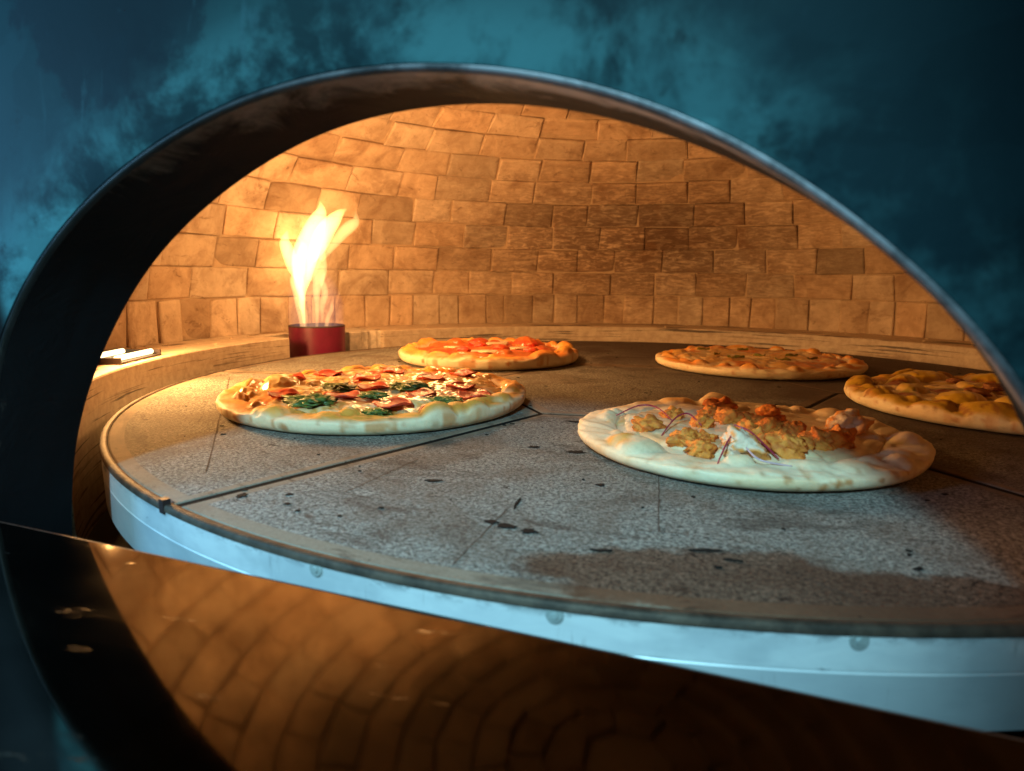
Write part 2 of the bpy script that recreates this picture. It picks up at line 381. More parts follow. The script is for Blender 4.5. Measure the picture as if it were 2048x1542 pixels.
# inner face of the front wall
rows = []
for of in (0, .03, .1, .3, .7):
    rows.append([fp(B[i][0]+ddir[i][0]*of, .695-(.0 if of else .0), max(-.06, B[i][1]+ddir[i][1]*of)) for i in range(len(A))])
g = MB(); g.grid(rows); g.build('inner_wall', M['mortar'], oven)
# feet of the reveal below the shelf line
for sgn, x0 in ((-1, -.372), (1, .34)):
    g = MB(); g.box(fp(x0+sgn*.3, .728, -.09), .60, .060, .15, math.atan2(U.y, U.x)); g.build('front_base', M['black'], oven)

# dome profile
Hd, Rw, ex = .70, .93, 2.5
def prof(z): return Rw*max(0, 1-(z/Hd)**ex)**(1/ex)
zz = np.linspace(0, Hd, 4000); rr = np.array([prof(z) for z in zz]); ss = np.r_[0, np.cumsum(np.hypot(np.diff(zz), np.diff(rr)))]
def at_s(s): return float(np.interp(s, ss, rr)), float(np.interp(s, ss, zz))
g = MB(); rng = random.Random(11)
s0 = float(np.interp(.034, zz, ss)); row = 0; s = s0
while True:
    h = .088 if row == 0 else .0665
    r0, z0 = at_s(s); r1, z1 = at_s(s+h)
    if s+h > ss[-1]-.07: break
    wid = .072 if row == 0 else (.132 if r0 > .45 else .1)
    n = max(6, int(round(2*PI*(r0+r1)/2/wid))); a0 = rng.random()*6
    edges = [a0+2*PI*(i+rng.uniform(-.16, .16))/n for i in range(n)]; edges.append(edges[0]+2*PI)
    for i in range(n):
        am = (edges[i]+edges[i+1])/2
        if math.cos(am)*N.x*r0+math.sin(am)*N.y*r0 > .70: continue
        gap = .0011
        ga = gap/r0; v = []
        nr = Vector((-(z1-z0), 0, -(r0-r1)*-1*-1)); nr = Vector((-(z1-z0), 0, (r1-r0))).normalized()   # towards the inside (r,z)
        tilt = rng.uniform(-.0022, .0022); tilt2 = rng.uniform(-.0028, .0028); push = rng.uniform(-.0015, .0022)
        base = []
        for (aa, sz, sx) in ((edges[i]+ga, 0, -1), (edges[i+1]-ga, 0, 1), (edges[i+1]-ga, 1, 1), (edges[i]+ga, 1, -1)):
            r_, z_ = (r0, z0+gap) if sz == 0 else (r1, z1-gap)
            jr = rng.uniform(-.0018, .0018); jz = rng.uniform(-.0022, .0022); aa += rng.uniform(-.0025, .0025)/max(r0, .2)
            off = push+tilt*(1 if sz else -1)+tilt2*sx+jr
            rr_ = r_+nr.x*off; z__ = z_+jz+nr.z*off
            base.append((aa, rr_, z__))
        cA = sum(b_[0] for b_ in base)/4; cR = sum(b_[1] for b_ in base)/4; cZ = sum(b_[2] for b_ in base)/4
        P = lambda a_, r_, z_: (r_*math.cos(a_), r_*math.sin(a_), z_)
        bev = .005
        lay = []
        chord = math.cos((edges[i+1]-edges[i])/2)
        for (f, dpt) in ((0, .022), (0, .0026), (.35, .0008), (1, 0)):
            L = []
            for a_, r_, z_ in base:
                ka = (cA-a_)*(bev*f/(abs(cA-a_)*r0+1e-6)); kz = (cZ-z_)*(bev*f/(abs(cZ-z_)+1e-6)); kr = (cR-r_)*(bev*f/.035)
                L.append(P(a_+ka, r_-nr.x*dpt+kr, z_+kz-nr.z*dpt))
            lay.append(L)
        V = [q for L in lay for q in L]; F = []
        for k in range(3):
            for j in range(4):
                j2 = (j+1) % 4; F.append((k*4+j, k*4+j2, (k+1)*4+j2, (k+1)*4+j))
        F.append((12, 13, 14, 15))
        t = rng.uniform(.80, 1.10); t2 = rng.uniform(.93, 1.05)
        if rng.random() < .08: t *= .72
        g.add(V, F, 0, (t, t*t2, t*t2*t2))
    s += h; row += 1
me_dome = g.build('brick_lining', M['brick'], oven)
g = MB(); rows = []
for k in range(40):
    s_ = ss[-1]*(k/39)**1.0; r_, z_ = at_s(s_)
    rows.append([((r_+.0040)*math.cos(2*PI*j/96), (r_+.0040)*math.sin(2*PI*j/96), z_+.0027) for j in range(96)])
# open towards the mouth
V = [v for r in rows for v in r]; F = []
for i in range(39):
    for j in range(96):
        f = (i*96+j, i*96+(j+1) % 96, (i+1)*96+(j+1) % 96, (i+1)*96+j)
        c = sum((Vector(V[q]) for q in f), Vector())/4
        if c.dot(N) < .70: F.append(f)
g.add(V, F); g.build('mortar_bed', M['mortar'], oven, smooth=True)
# outer shell of the dome
g = MB(); rows = []
for k in range(24):
    z_ = -.5+(Hd+.14+.5)*k/23; zz_ = max(0, z_)
    r_ = 1.06*max(0, 1-(zz_/(Hd+.14))**2.6)**(1/2.6)
    rows.append([(r_*math.cos(2*PI*j/96), r_*math.sin(2*PI*j/96), z_) for j in range(96)])
V = [v for r in rows for v in r]; F = []
for i in range(23):
    for j in range(96):
        f = (i*96+j, i*96+(j+1) % 96, (i+1)*96+(j+1) % 96, (i+1)*96+j)
        c = sum((Vector(V[q]) for q in f), Vector())/4
        if c.dot(N) < .66: F.append(f)
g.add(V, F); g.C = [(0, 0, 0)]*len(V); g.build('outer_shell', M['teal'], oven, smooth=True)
# ledge ring around the deck
def arc(a0, a1, ri, ro, zt, zb, n, g, jit=0):
    rows = []
    for k in range(n+1):
        a = math.radians(a0+(a1-a0)*k/n); c_, s_ = math.cos(a), math.sin(a); j = random.uniform(-jit, jit)
        row_ = []
        for q in [((ri+j)*c_, (ri+j)*s_, zb), ((ri+j)*c_, (ri+j)*s_, zt-.002), ((ri+j+.002)*c_, (ri+j+.002)*s_, zt), (ro*c_, ro*s_, zt), (ro*c_, ro*s_, zb)]:
            q = Vector(q); ex_ = q.dot(N)-.6935
            if ex_ > 0: q = q-N*ex_
            row_.append(q)
        rows.append(row_)
    g.grid(rows, False)
    b = len(g.V)-len(rows)*5; g.F.append(tuple(b+i for i in range(5))); g.M.append(0)
    b2 = len(g.V)-5; g.F.append(tuple(b2+i for i in range(5))[::-1]); g.M.append(0)
g = MB(); arc(163.9, 232.5, .781, .94, .038, -.14, 60, g); arc(144, -71, .781, .94, .038, -.14, 150, g)
g.build('ledge', M['ledge'], oven)
g = MB(); arc(150.3, 144.0, .800, .93, .037, -.10, 14, g, .003); g.build('rough_patch', M['plaster'], oven)
g = MB(); arc(163.9, 144.0, .915, .94, .034, -.14, 12, g); g.build('burner_niche', M['ledge'], oven)
g = MB(); rows = [[(r_*math.cos(2*PI*j/64), r_*math.sin(2*PI*j/64), -.14) for j in range(64)] for r_ in (.001, .5, .96)]
g.grid(rows, True); g.build('pit_floor', M['black'], oven)
# shelf
g = MB(); sl = math.tan(math.radians(.6)); nu = 160; top = []; edg = []; edb = []
for i in range(nu+1):
    u = -.9+1.8*i/nu
    j = .0007*(float(fbm(u*60, 1, 5))-.5)+(.0011*(float(fbm(u*260, 3, 8))-.5) if -.12 < u < .06 else 0)
    top.append(fp(u, .7635, -.0105)); edg.append(fp(u, .761+j, -.0112+j*.6)); edb.append(fp(u, .7612+j, -.017))
far = [fp(-.9+1.8*i/nu, 1.35, -.0105-.5865*sl) for i in range(nu+1)]
farb = [fp(-.9+1.8*i/nu, 1.35, -.06-.5865*sl) for i in range(nu+1)]
g.grid([far, top]); g.build('shelf', M['shelf'], oven)
g = MB(); g.grid([top, edg, edb]); g.grid([far, farb]); g.build('shelf_lip', M['copper'], oven, smooth=True)
# lower front of the oven body, under the shelf
g = MB(); g.grid([[fp(-.9, 1.33, -.06), fp(.9, 1.33, -.06)], [fp(-.9, 1.33, -.5), fp(.9, 1.33, -.5)]])
g.C = [(0, 0, 0)]*4; g.build('lower_front', M['teal'], oven)
# fallen crumbs on the ledge
g = MB(); rg = random.Random(5)
for k in range(150):
    a = math.radians(rg.choice([rg.uniform(164, 205), rg.uniform(10, 140), rg.uniform(15, 70)])); r_ = rg.uniform(.86, .91) if rg.random() < .8 else rg.uniform(.80, .9)
    if 'x' and 186 < math.degrees(a) < 200: continue
    sz = rg.choice([.0012, .0015, .002, .0035]) * rg.uniform(.6, 1.2)
    g.box((r_*math.cos(a), r_*math.sin(a), .038+sz*.3), sz*1.5, sz, sz*.7, rg.random()*3)
o = g.build('crumbs', M['crumb'], oven); o['kind'] = 'stuff'

# ================================================================== DECK
deck = thing('rotating_stone_deck', 'round stone deck of grey speckled wedge slabs with burnt seams and pale steel skirt', 'oven deck', (0, 0, -.06))
RD = .742; rot0 = -118.3; HX = .285; ZB = -.018
cen2 = Vector((.012, -.008))
def wedge(k):
    a0 = math.radians(rot0+60*k); a1 = math.radians(rot0+60*(k+1)); gapw = .0044; out = []
    d0 = Vector((math.cos(a0), math.sin(a0))); d1 = Vector((math.cos(a1), math.sin(a1)))
    n0 = Vector((-d0.y, d0.x)); n1 = Vector((d1.y, -d1.x))
    def ring(inset_s, inset_o, inset_i):
        pts = []
        def on(d, n, r): return cen2+d*r+n*(gapw+inset_s)
        def hit(d, n, rad):
            p = on(d, n, 0); b_ = p.dot(d); c_ = p.length_squared-rad*rad; return p+d*(-b_+math.sqrt(b_*b_-c_))
        hx = HX+inset_i+.002
        h0 = on(d0, n0, hx+(inset_s)*.55); h1 = on(d1, n1, hx+(inset_s)*.55)
        e0 = hit(d0, n0, RD-inset_o); e1 = hit(d1, n1, RD-inset_o)
        t0 = math.atan2(e0.y, e0.x); t1 = math.atan2(e1.y, e1.x)
        while t1 < t0: t1 += 2*PI
        outer = [Vector((math.cos(t0+(t1-t0)*i/24), math.sin(t0+(t1-t0)*i/24)))*(RD-inset_o) for i in range(25)]
        inner = [h0.lerp(h1, i/24) for i in range(25)]
        s0_ = [h0.lerp(e0, i/10) for i in range(1, 10)]; s1_ = [e1.lerp(h1, i/10) for i in range(1, 10)]
        return [inner[0]]+s0_+outer+s1_+inner[::-1][:-1]
    R0 = ring(0, 0, 0); R1 = ring(.0014, .0014, .0014); R2 = ring(.0105, .015, .009)
    rows_ = [[(p.x, p.y, ZB) for p in R0], [(p.x, p.y, -.0008) for p in R0], [(p.x, p.y, 0) for p in R1], [(p.x, p.y, 0) for p in R2]]
    g = MB(); g.grid(rows_, True, 1)
    n_ = len(R2); base = len(g.V)-n_
    # fill the speckled field
    c = sum((p for p in R2), Vector((0, 0)))/n_
    b2 = len(g.V); g.V.append((c.x, c.y, .0)); 
    for i in range(n_): g.F.append((base+i, base+(i+1) % n_, b2)); g.M.append(0)
    return g
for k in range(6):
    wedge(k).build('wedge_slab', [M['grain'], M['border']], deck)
hexp = lambda r_: [cen2+Vector((math.cos(math.radians(rot0+60*k)), math.sin(math.radians(rot0+60*k))))*r_ for k in range(6)]
g = MB(); g.grid([[(p.x, p.y, z_) for p in hexp(r_)] for r_, z_ in ((HX-.002, ZB), (HX-.002, -.0008), (HX-.0035, 0), (HX-.02, 0))], True, 1)
b = len(g.V)-6; g.F.append(tuple(b+i for i in range(6))); g.M.append(0)
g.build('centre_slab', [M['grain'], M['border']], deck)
g = MB(); g.grid([[(r_*math.cos(2*PI*j/96), r_*math.sin(2*PI*j/96), -.0010) for j in range(96)] for r_ in (.0005, .3, .745)], True)
g.build('seam_bed', M['seam'], deck)
# rim and skirt
g = MB(); rows = []
for r_, z_ in ((.7424, -.003), (.7428, .0002), (.7450, .0006), (.7485, .0004), (.7498, -.0008), (.7500, -.0045)):
    rows.append([(r_*math.cos(2*PI*j/360), r_*math.sin(2*PI*j/360), z_) for j in range(360)])
g.grid(rows, True); g.build('rim', M['copper'], deck, smooth=True)
g = MB(); rows = []
for r_, z_ in ((.7488, -.002), (.7492, -.024), (.7486, -.0247), (.7486, -.0253), (.7491, -.0260), (.7485, -.058), (.70, -.06)):
    rows.append([(r_*math.cos(2*PI*j/360), r_*math.sin(2*PI*j/360), z_) for j in range(360)])
g.grid(rows, True)
sk = g.build('skirt', M['skirt'], deck)
for ang in (-104.9, -93.1, -81.3, -131, -69, -57):
    z_ = -.0075 if ang != -118.6 else -.004
    a = math.radians(ang); d = Vector((math.cos(a), math.sin(a), 0)); t = Vector((-d.y, d.x, 0))
    g = MB()
    for rad, x in ((.0050, -.0006), (.0020, .0001)):
        rows = [[d*(.7492+x+e_)+t*(math.cos(2*PI*j/20)*r2)+Vector((0, 0, z_+math.sin(2*PI*j/20)*r2*1.05)) for j in range(20)] for r2, e_ in ((rad, -.001), (rad, .0008), (rad*.85, .0012), (.0001, .0012))]
        g.grid(rows, True)
    ob = mesh('bolt', [Vector(v) for v in g.V], g.F, M['bolt'], sk)
for k in (0, 1):   # seam clips at the rim
    a = math.radians(rot0+60*k+.4); g = MB(); g.box((.7475*math.cos(a), .7475*math.sin(a), -.001), .006, .007, .011, a); g.build('seam_clip', M['rimdark'], deck)
# scores scratched in the slabs
for (x0, y0), (x1, y1), wd in (((-.372, -.582), (-.684, -.093), .0010), ((.016, -.635), (.019, -.50), .0011), ((-.107, -.716), (-.094, -.610), .0009), ((-.23, -.605), (-.205, -.50), .0009), ((.085, -.676), (.127, -.715), .0009), ((.0, -.6355), (.035, -.6345), .0007)):
    g = MB(); p0 = Vector((x0, y0)); p1 = Vector((x1, y1)); t = (p1-p0).normalized(); n_ = Vector((-t.y, t.x)); k = 24; L = []; R2_ = []
    for i in range(k+1):
        p = p0.lerp(p1, i/k)+n_*(float(vn(i*.7, x0*9, 4))-.5)*.0012; ww = wd*.5*(.45+.8*float(vn(i*1.3, y0*7, 8)))
        L.append((p.x+n_.x*ww, p.y+n_.y*ww, .0005)); R2_.append((p.x-n_.x*ww, p.y-n_.y*ww, .0005))
    g.grid([R2_, L]); g.build('score_line', M['scratch'], deck)
# burnt crumbs and stains
g = MB(); rg = random.Random(21)
def blot(x, y, sx, sy, rot, seed, h=.0007, spiky=.5):
    n_ = 40; rows_ = []; 
    for f, z_ in ((1, .0003), (.8, h), (.01, h*1.1)):
        row_ = []
        for j in range(n_):
            a = 2*PI*j/n_; rr_ = f*(1-spiky+2*spiky*float(fbm(math.cos(a)*2.2+seed*3.1, math.sin(a)*2.2+7, seed, 4)))
            px, py = math.cos(a)*sx*rr_, math.sin(a)*sy*rr_
            row_.append((x+px*math.cos(rot)-py*math.sin(rot), y+px*math.sin(rot)+py*math.cos(rot), z_))
        rows_.append(row_)
    g.grid(rows_, True)
for i, (x, y, sx, sy, rot) in enumerate([(-.305, -.630, .0055, .003, .2), (-.088, -.648, .009, .0028, -.25), (-.072, -.653, .006, .0024, -.3), (-.10, -.642, .007, .002, -.1), (-.17, -.560, .010, .002, .1), (-.06, -.44, .012, .003, .1), (-.105, -.43, .007, .002, .3), (-.09, -.60, .002, .008, 0),
        (-.075, -.30, .012, .002, .0), (-.03, -.54, .005, .002, 0), (.045, -.66, .012, .0015, .2), (.06, -.672, .008, .001, -.1), (-.02, -.675, .010, .0012, .1), (-.27, -.62, .004, .0015, .2), (-.26, -.64, .003, .0012, .1), (-.245, -.652, .0025, .001, .1), (-.21, -.655, .002, .0012, 0), (-.295, -.40, .008, .001, .2), (-.55, -.25, .005, .0015, .1)]):
    blot(x, y, sx*.8, sy*1.9, rot, i+3, spiky=.62)
for k in range(190):
    a = rg.uniform(0, 2*PI); r_ = .73*math.sqrt(rg.random()); sz = rg.uniform(.0005, .0019)
    blot(r_*math.cos(a), r_*math.sin(a), sz*rg.uniform(1, 2.4), sz*1.2, rg.uniform(-.6, .6), k+40, .0009)
o = g.build('burnt_crumbs', M['char'], deck); o['kind'] = 'stuff'

# ================================================================== BURNER, FLAME, OVEN LAMP
BX, BY, BR = -.752, .345, .064
burner = thing('gas_burner', 'dark red round metal burner cup set in the gap of the ledge below the flame', 'burner', (BX, BY, -.06))
def lathe(prof_, n=64, cx=BX, cy=BY):
    return [[(cx+r_*math.cos(2*PI*j/n), cy+r_*math.sin(2*PI*j/n), z_) for j in range(n)] for r_, z_ in prof_]
g = MB(); g.grid(lathe([(BR*.97, -.06), (BR, .03), (BR, .0545)]), True); g.build('cup', M['red'], burner, smooth=True)
g = MB(); g.grid(lathe([(BR, .0545), (BR+.0008, .0565), (BR-.002, .058), (BR-.005, .0565), (BR-.006, .02), (.001, .018)]), True); g.build('cup_lip', M['rimdark'], burner, smooth=True)
g = MB()
for k in range(9): g.tube([(BX+.045*math.cos(k*.698), BY+.045*math.sin(k*.698), .018), (BX+.045*math.cos(k*.698), BY+.045*math.sin(k*.698), .034)], .006, 10)
g.build('gas_jets', M['rimdark'], burner)

PX = .00118
FR = Vector((.98, .197, 0)).normalized(); FB = Vector((-.197, .98, 0)).normalized()
def fpt(px, py, dep=0): return Vector((BX, BY, .052))+FR*((px-630)*PX)+FB*dep+Vector((0, 0, (652-py)*PX))
flame = thing('gas_flame', 'tall forked yellow white gas flame rising from the red burner cup', 'flame', (BX, BY, .05))
hot = m_flame('hot_flame', (1, .54, .17), 140); mid = m_flame('mid_flame', (1, .54, .19), 75); soft = m_flame('soft_flame', (1, .45, .14), 11); blue = m_flame('blue_flame', (.32, .42, 1.0), .75); veil = m_flame('veil_flame', (1, .5, .24), 1.2)
def tongue(name, pts, mat, flat=.6, n=26, seg=20, dep=0.):
    P = np.array(pts, float); t = np.linspace(0, 1, len(P)); tt = np.linspace(0, 1, n)
    def cr(v):
        o_ = []
        for q in tt*(len(P)-1):
            i = min(int(q), len(P)-2); f = q-i
            p0 = v[max(i-1, 0)]; p1 = v[i]; p2 = v[i+1]; p3 = v[min(i+2, len(P)-1)]
            o_.append(.5*(2*p1+(p2-p0)*f+(2*p0-5*p1+4*p2-p3)*f*f+(3*p1-p0-3*p2+p3)*f**3))
        return np.array(o_)
    X, Y, Rr = cr(P[:, 0]), cr(P[:, 1]), np.maximum(cr(P[:, 2]), .4)
    g = MB(); rows_ = []
    for i in range(n):
        c = fpt(X[i], Y[i], dep+.004*math.sin(i*.5+X[0])); i0, i1 = max(i-1, 0), min(i+1, n-1)
        tx, ty = X[i1]-X[i0], -(Y[i1]-Y[i0]); L = math.hypot(tx, ty)+1e-6; nx, nz = ty/L, -tx/L
        if Y[i] > 620: nx, nz = 1, 0
        rows_.append([c+(FR*nx+Vector((0, 0, nz)))*(Rr[i]*PX*math.cos(2*PI*k/seg))+FB*(Rr[i]*PX*flat*math.sin(2*PI*k/seg)) for k in range(seg)])
    g.grid(rows_, True); g.F.append(tuple(range(seg))[::-1]); g.M.append(0); e = (n-1)*seg; g.F.append(tuple(e+k for k in range(seg))); g.M.append(0)
    return g.build(name, mat, flame, smooth=True)
tongue('flame_tongue', [(604, 645, 3), (602, 606, 5), (602, 585, 9), (605, 560, 17), (609, 530, 24), (614, 505, 26), (622, 482, 23), (634, 458, 20), (644, 438, 15), (648, 424, 9), (645, 408, 1)], hot)
tongue('flame_tongue', [(618, 560, 6), (628, 530, 12), (636, 500, 16), (648, 470, 12), (660, 446, 6), (664, 430, 1)], mid, dep=.0)
tongue('flame_tongue', [(606, 600, 4), (596, 570, 8), (598, 535, 12), (606, 500, 9), (602, 478, 1)], mid, dep=.006)
tongue('flame_tongue', [(642, 640, 2), (645, 612, 5), (650, 585, 7), (648, 560, 5), (653, 542, 1)], mid, dep=-.01)
tongue('flame_tongue', [(622, 520, 10), (638, 490, 17), (655, 462, 18), (670, 442, 14), (684, 430, 8), (696, 422, 1)], hot, dep=.006)
tongue('flame_tongue', [(600, 560, 5), (588, 530, 12), (580, 500, 13), (577, 480, 8), (582, 464, 1)], hot, dep=-.008)
tongue('flame_tongue', [(640, 520, 6), (660, 494, 9), (682, 472, 11), (699, 455, 12), (711, 444, 8), (713, 425, 1)], mid, dep=.012)
tongue('flame_tongue', [(634, 652, 3), (635, 610, 5), (637, 580, 8), (643, 550, 12), (650, 525, 9), (657, 508, 1)], mid, dep=-.015)
tongue('flame_tongue', [(598, 652, 6), (598, 625, 8), (594, 590, 12), (592, 560, 14), (590, 540, 4)], mid, dep=.01)
tongue('flame_tongue', [(614, 655, 3), (612, 625, 5), (608, 600, 7), (608, 570, 2)], mid, dep=-.02)
tongue('flame_tongue', [(588, 640, 4), (582, 600, 6), (572, 555, 9), (560, 520, 8), (552, 490, 5), (547, 470, 1)], veil, dep=.02)
tongue('flame_tongue', [(655, 648, 4), (662, 628, 5), (669, 608, 4), (671, 596, 1)], mid, dep=-.03)
tongue('flame_tongue', [(668, 650, 3), (676, 633, 5), (680, 618, 4), (682, 612, 1)], soft, dep=-.01)
tongue('flame_tongue', [(648, 652, 6), (650, 600, 10), (656, 560, 12), (663, 525, 8), (666, 500, 1)], soft, dep=.02)
tongue('flame_tongue', [(620, 652, 8), (625, 620, 11), (624, 585, 13), (622, 560, 6)], soft, dep=.0)
tongue('flame_veil', [(628, 652, 50), (626, 610, 52), (618, 560, 46), (618, 510, 50), (632, 470, 45), (648, 430, 28), (650, 402, 3)], veil)
tongue('flame_base', [(630, 655, 54), (630, 630, 56), (628, 600, 54), (625, 560, 40), (622, 530, 5)], blue)

ol = thing('oven_lamp', 'small glowing twin tube lamp on the left ledge beside the dark arch', 'lamp', (-.80, -.19, .034))
glow = m_emit('glowing_tube', (1, .74, .36), 4.5)
g = MB(); ra = math.atan2(-.19, -.80)
dv = Vector((math.cos(ra), math.sin(ra), 0)); tv = Vector((-dv.y, dv.x, 0)); oc = Vector((-.812, -.190, .038))
g.box(oc+Vector((0, 0, .0015)), .075, .125, .003, ra)
for s_ in (-1, 1): g.box(oc+tv*(s_*.060)+Vector((0, 0, .005)), .075, .004, .010, ra)
g.box(oc+dv*.036+Vector((0, 0, .005)), .003, .116, .010, ra)
g.build('housing', M['rimdark'], ol)
for q in (-.026, .020):
    g = MB(); g.tube([oc+dv*q-tv*.052+Vector((0, 0, .008)), oc+dv*q+tv*.050+Vector((0, 0, .008))], .0042, 12); g.build('lamp_tube', glow, ol, smooth=True)

# ================================================================== PIZZAS
CREAM = np.array((.80, .68, .46)); GOLD = np.array((.68, .32, .05)); BROWN = np.array((.30, .12, .03)); ORNG = np.array((.62, .20, .035)); RED = np.array((.46, .055, .015)); MOZZ = np.array((.80, .62, .34))
def lerp(a, b, t): return a*(1-t)[..., None]+b*t[..., None]
class Pizza:
    def __init__(s, label, c, R, a, b, seed, bubbles=(), spots=(), wob=.03, top_col=None, gold=.5, lip=.8, group='pizzas baking on the stone deck', fill=.5, blis=0):
        s.fill = fill; rg_ = random.Random(seed*7+1); bubbles = list(bubbles)
        for _ in range(blis):
            a_ = rg_.uniform(0, 2*PI); r_ = R-a*rg_.uniform(.7, 2.0); q_ = rg_.uniform(.007, .015); bubbles.append((r_*math.cos(a_), r_*math.sin(a_), q_, q_*rg_.uniform(.4, .7)))
        s.c = c; s.R = R; s.a = a; s.b = b; s.seed = seed; s.bub = bubbles; s.wob = wob; s.lip = lip
        s.root = thing('pizza', label, 'pizza', (c[0], c[1], .0012), group)
        nth, rin = 300, 70
        th = np.linspace(0, 2*PI, nth, endpoint=False)
        Rth = s.Rt(th)
        V = []; C = []
        phis = np.radians(np.linspace(180, -75, 34)); rings = []
        for f in np.linspace(.02, 1, rin):
            rings.append(('i', f))
        for ph in phis[1:]: rings.append(('r', ph))
        XS = []; YS = []; ZS = []; TP = []
        for k, q in rings:
            if k == 'i':
                r_ = (Rth-2*a)*q; x = r_*np.cos(th); y = r_*np.sin(th); z = s.top(x, y); tp = np.ones(nth)
            else:
                cp = np.sign(math.cos(q))*abs(math.cos(q))**.85; sp = np.sign(math.sin(q))*abs(math.sin(q))**.85
                r_ = Rth-a+a*cp; x = r_*np.cos(th); y = r_*np.sin(th)
                if sp >= 0: z = b+(b*s.lip*(.75+.5*fbm(np.cos(th)*3+seed, np.sin(th)*3, seed+5)))*sp+s.bump(x, y)*max(0, sp)**.5+0*x; z = np.maximum(z, 0); tp = np.full(nth, sp)
                else: z = b+b*sp*1.03+0*x; tp = np.full(nth, sp)
                k2 = fbm(np.cos(th)*9+seed, np.sin(th)*9+q*1.5, seed+9, 5)-.5
                x = x*(1+k2*.014); y = y*(1+k2*.014); z = np.where(sp > -.9, z+k2*.0028*(1+sp), z)
                if q == phis[-1]: z = z*0
            XS.append(x); YS.append(y); ZS.append(z); TP.append(tp)
        X = np.array(XS); Y = np.array(YS); Z = np.array(ZS); T = np.array(TP)
        col = np.broadcast_to(CREAM, X.shape+(3,)).copy()
        rad = np.hypot(X, Y); edge = sst(.35, .98, T)
        n1 = fbm(X*34+seed, Y*34+9, seed+20, 5); n2 = fbm(X*90, Y*90, seed+30, 4)
        col = lerp(col, GOLD, edge*sst(.62-gold*.5, .95-gold*.5, n1))
        hb = s.bump(X, Y); col = lerp(col, GOLD*.95+ORNG*.15, edge*np.clip(hb/.006, 0, 1)*min(1, gold*1.5))
        col = lerp(col, BROWN*1.4, edge*sst(.66, .80, n2)*gold)
        side = (1-sst(.1, .8, T))*sst(-.95, -.4, T); col = lerp(col, BROWN*1.9, side*sst(.62, .72, n2)*(.25+.5*gold)); col = lerp(col, np.array((.74, .52, .27)), side*sst(.48, .68, n1)*.6)
        if top_col is not None: col = top_col(s, X, Y, Z, T, col)
        for (ang, zz_, sz, k_) in spots:
            sx = (np.arctan2(Y, X)-math.radians(ang)+PI) % (2*PI)-PI
            d = np.hypot(sx*R, (Z-zz_)*.9)/sz+(.7*fbm(X*260, Y*260+Z*150, seed+51)-.35)
            col = lerp(col, BROWN*1.5, (1-sst(.55, 1.1, d))*k_*(rad > R-2*a))
        nr = len(rings); V = np.c_[X.ravel(), Y.ravel(), Z.ravel()]
        F = [(i*nth+j, (i+1)*nth+j, (i+1)*nth+(j+1) % nth, i*nth+(j+1) % nth) for i in range(nr-1) for j in range(nth)]
        F.append(tuple(range(nth)))
        part('crust', V, F, M['dough'], s.root, False, smooth=True, col=col.reshape(-1, 3))
    def Rt(s, th): return s.R*(1+s.wob*2*(fbm(np.cos(th)*1.3+s.seed*3.3, np.sin(th)*1.3+5, s.seed, 3)-.5))
    def bump(s, x, y):
        z = np.zeros_like(np.asarray(x, float))
        for (bx, by, sz, h) in s.bub:
            ex_ = .8+.5*fbm(np.asarray(x)*60+bx*99, np.asarray(y)*60, s.seed+2)
            d = np.hypot(x-bx, y-by)/(sz*ex_); z = np.maximum(z, h*np.sqrt(np.clip(1-d*d, 0, 1)))
        return z
    def top(s, x, y):
        rad = np.hypot(x, y); th = np.arctan2(y, x); f = np.clip((rad-(s.Rt(th)-2*s.a)+.03)/.03, 0, 1)
        return s.b*(1.0+s.fill*(1-f*.9))+.0045*(fbm(x*38+s.seed, y*38, s.seed+1)-.5)*(1-f*.6)+s.bump(x, y)
    def cheese(s, name, mat, colfn, thick=.004, reach=1.5, hole=.35, lump=.003, seed=0, fs=60):
        nth, nr = 300, 110; th = np.linspace(0, 2*PI, nth, endpoint=False); Rm = s.Rt(th)-s.a*reach
        X = []; Y = []
        for f in np.linspace(.01, 1, nr):
            r_ = Rm*f*(1+.06*(fbm(np.cos(th)*5+seed, np.sin(th)*5, seed+3)-.5)*f); X.append(r_*np.cos(th)); Y.append(r_*np.sin(th))
        X = np.array(X); Y = np.array(Y); fr = np.linspace(.01, 1, nr)[:, None]
        n1 = fbm(X*fs+seed*3, Y*fs, seed+40, 5); n2 = fbm(X*fs*.35, Y*fs*.35+seed, seed+44, 3)
        edge = 1-sst(.90, 1.0, fr+.18*(n2-.5))
        H = (thick*(.35+n2)*edge+lump*(n1-.5)*1.6*edge)
        ext = np.clip((np.hypot(X, Y)-(s.Rt(np.arctan2(Y, X))-2*s.a))/s.a, 0, 1)
        Z = s.top(X, Y)+H-.0035*(1-edge)+s.b*s.lip*.9*np.sqrt(np.clip(1-(1-ext)**2, 0, 1))
        C = colfn(X, Y, n1, n2)
        V = np.c_[X.ravel(), Y.ravel(), Z.ravel()]
        F = [(i*nth+j, (i+1)*nth+j, (i+1)*nth+(j+1) % nth, i*nth+(j+1) % nth) for i in range(nr-1) for j in range(nth)]
        F.append(tuple(range(nth)))
        return part(name, V, F, mat, s.root, False, smooth=True, col=C.reshape(-1, 3))
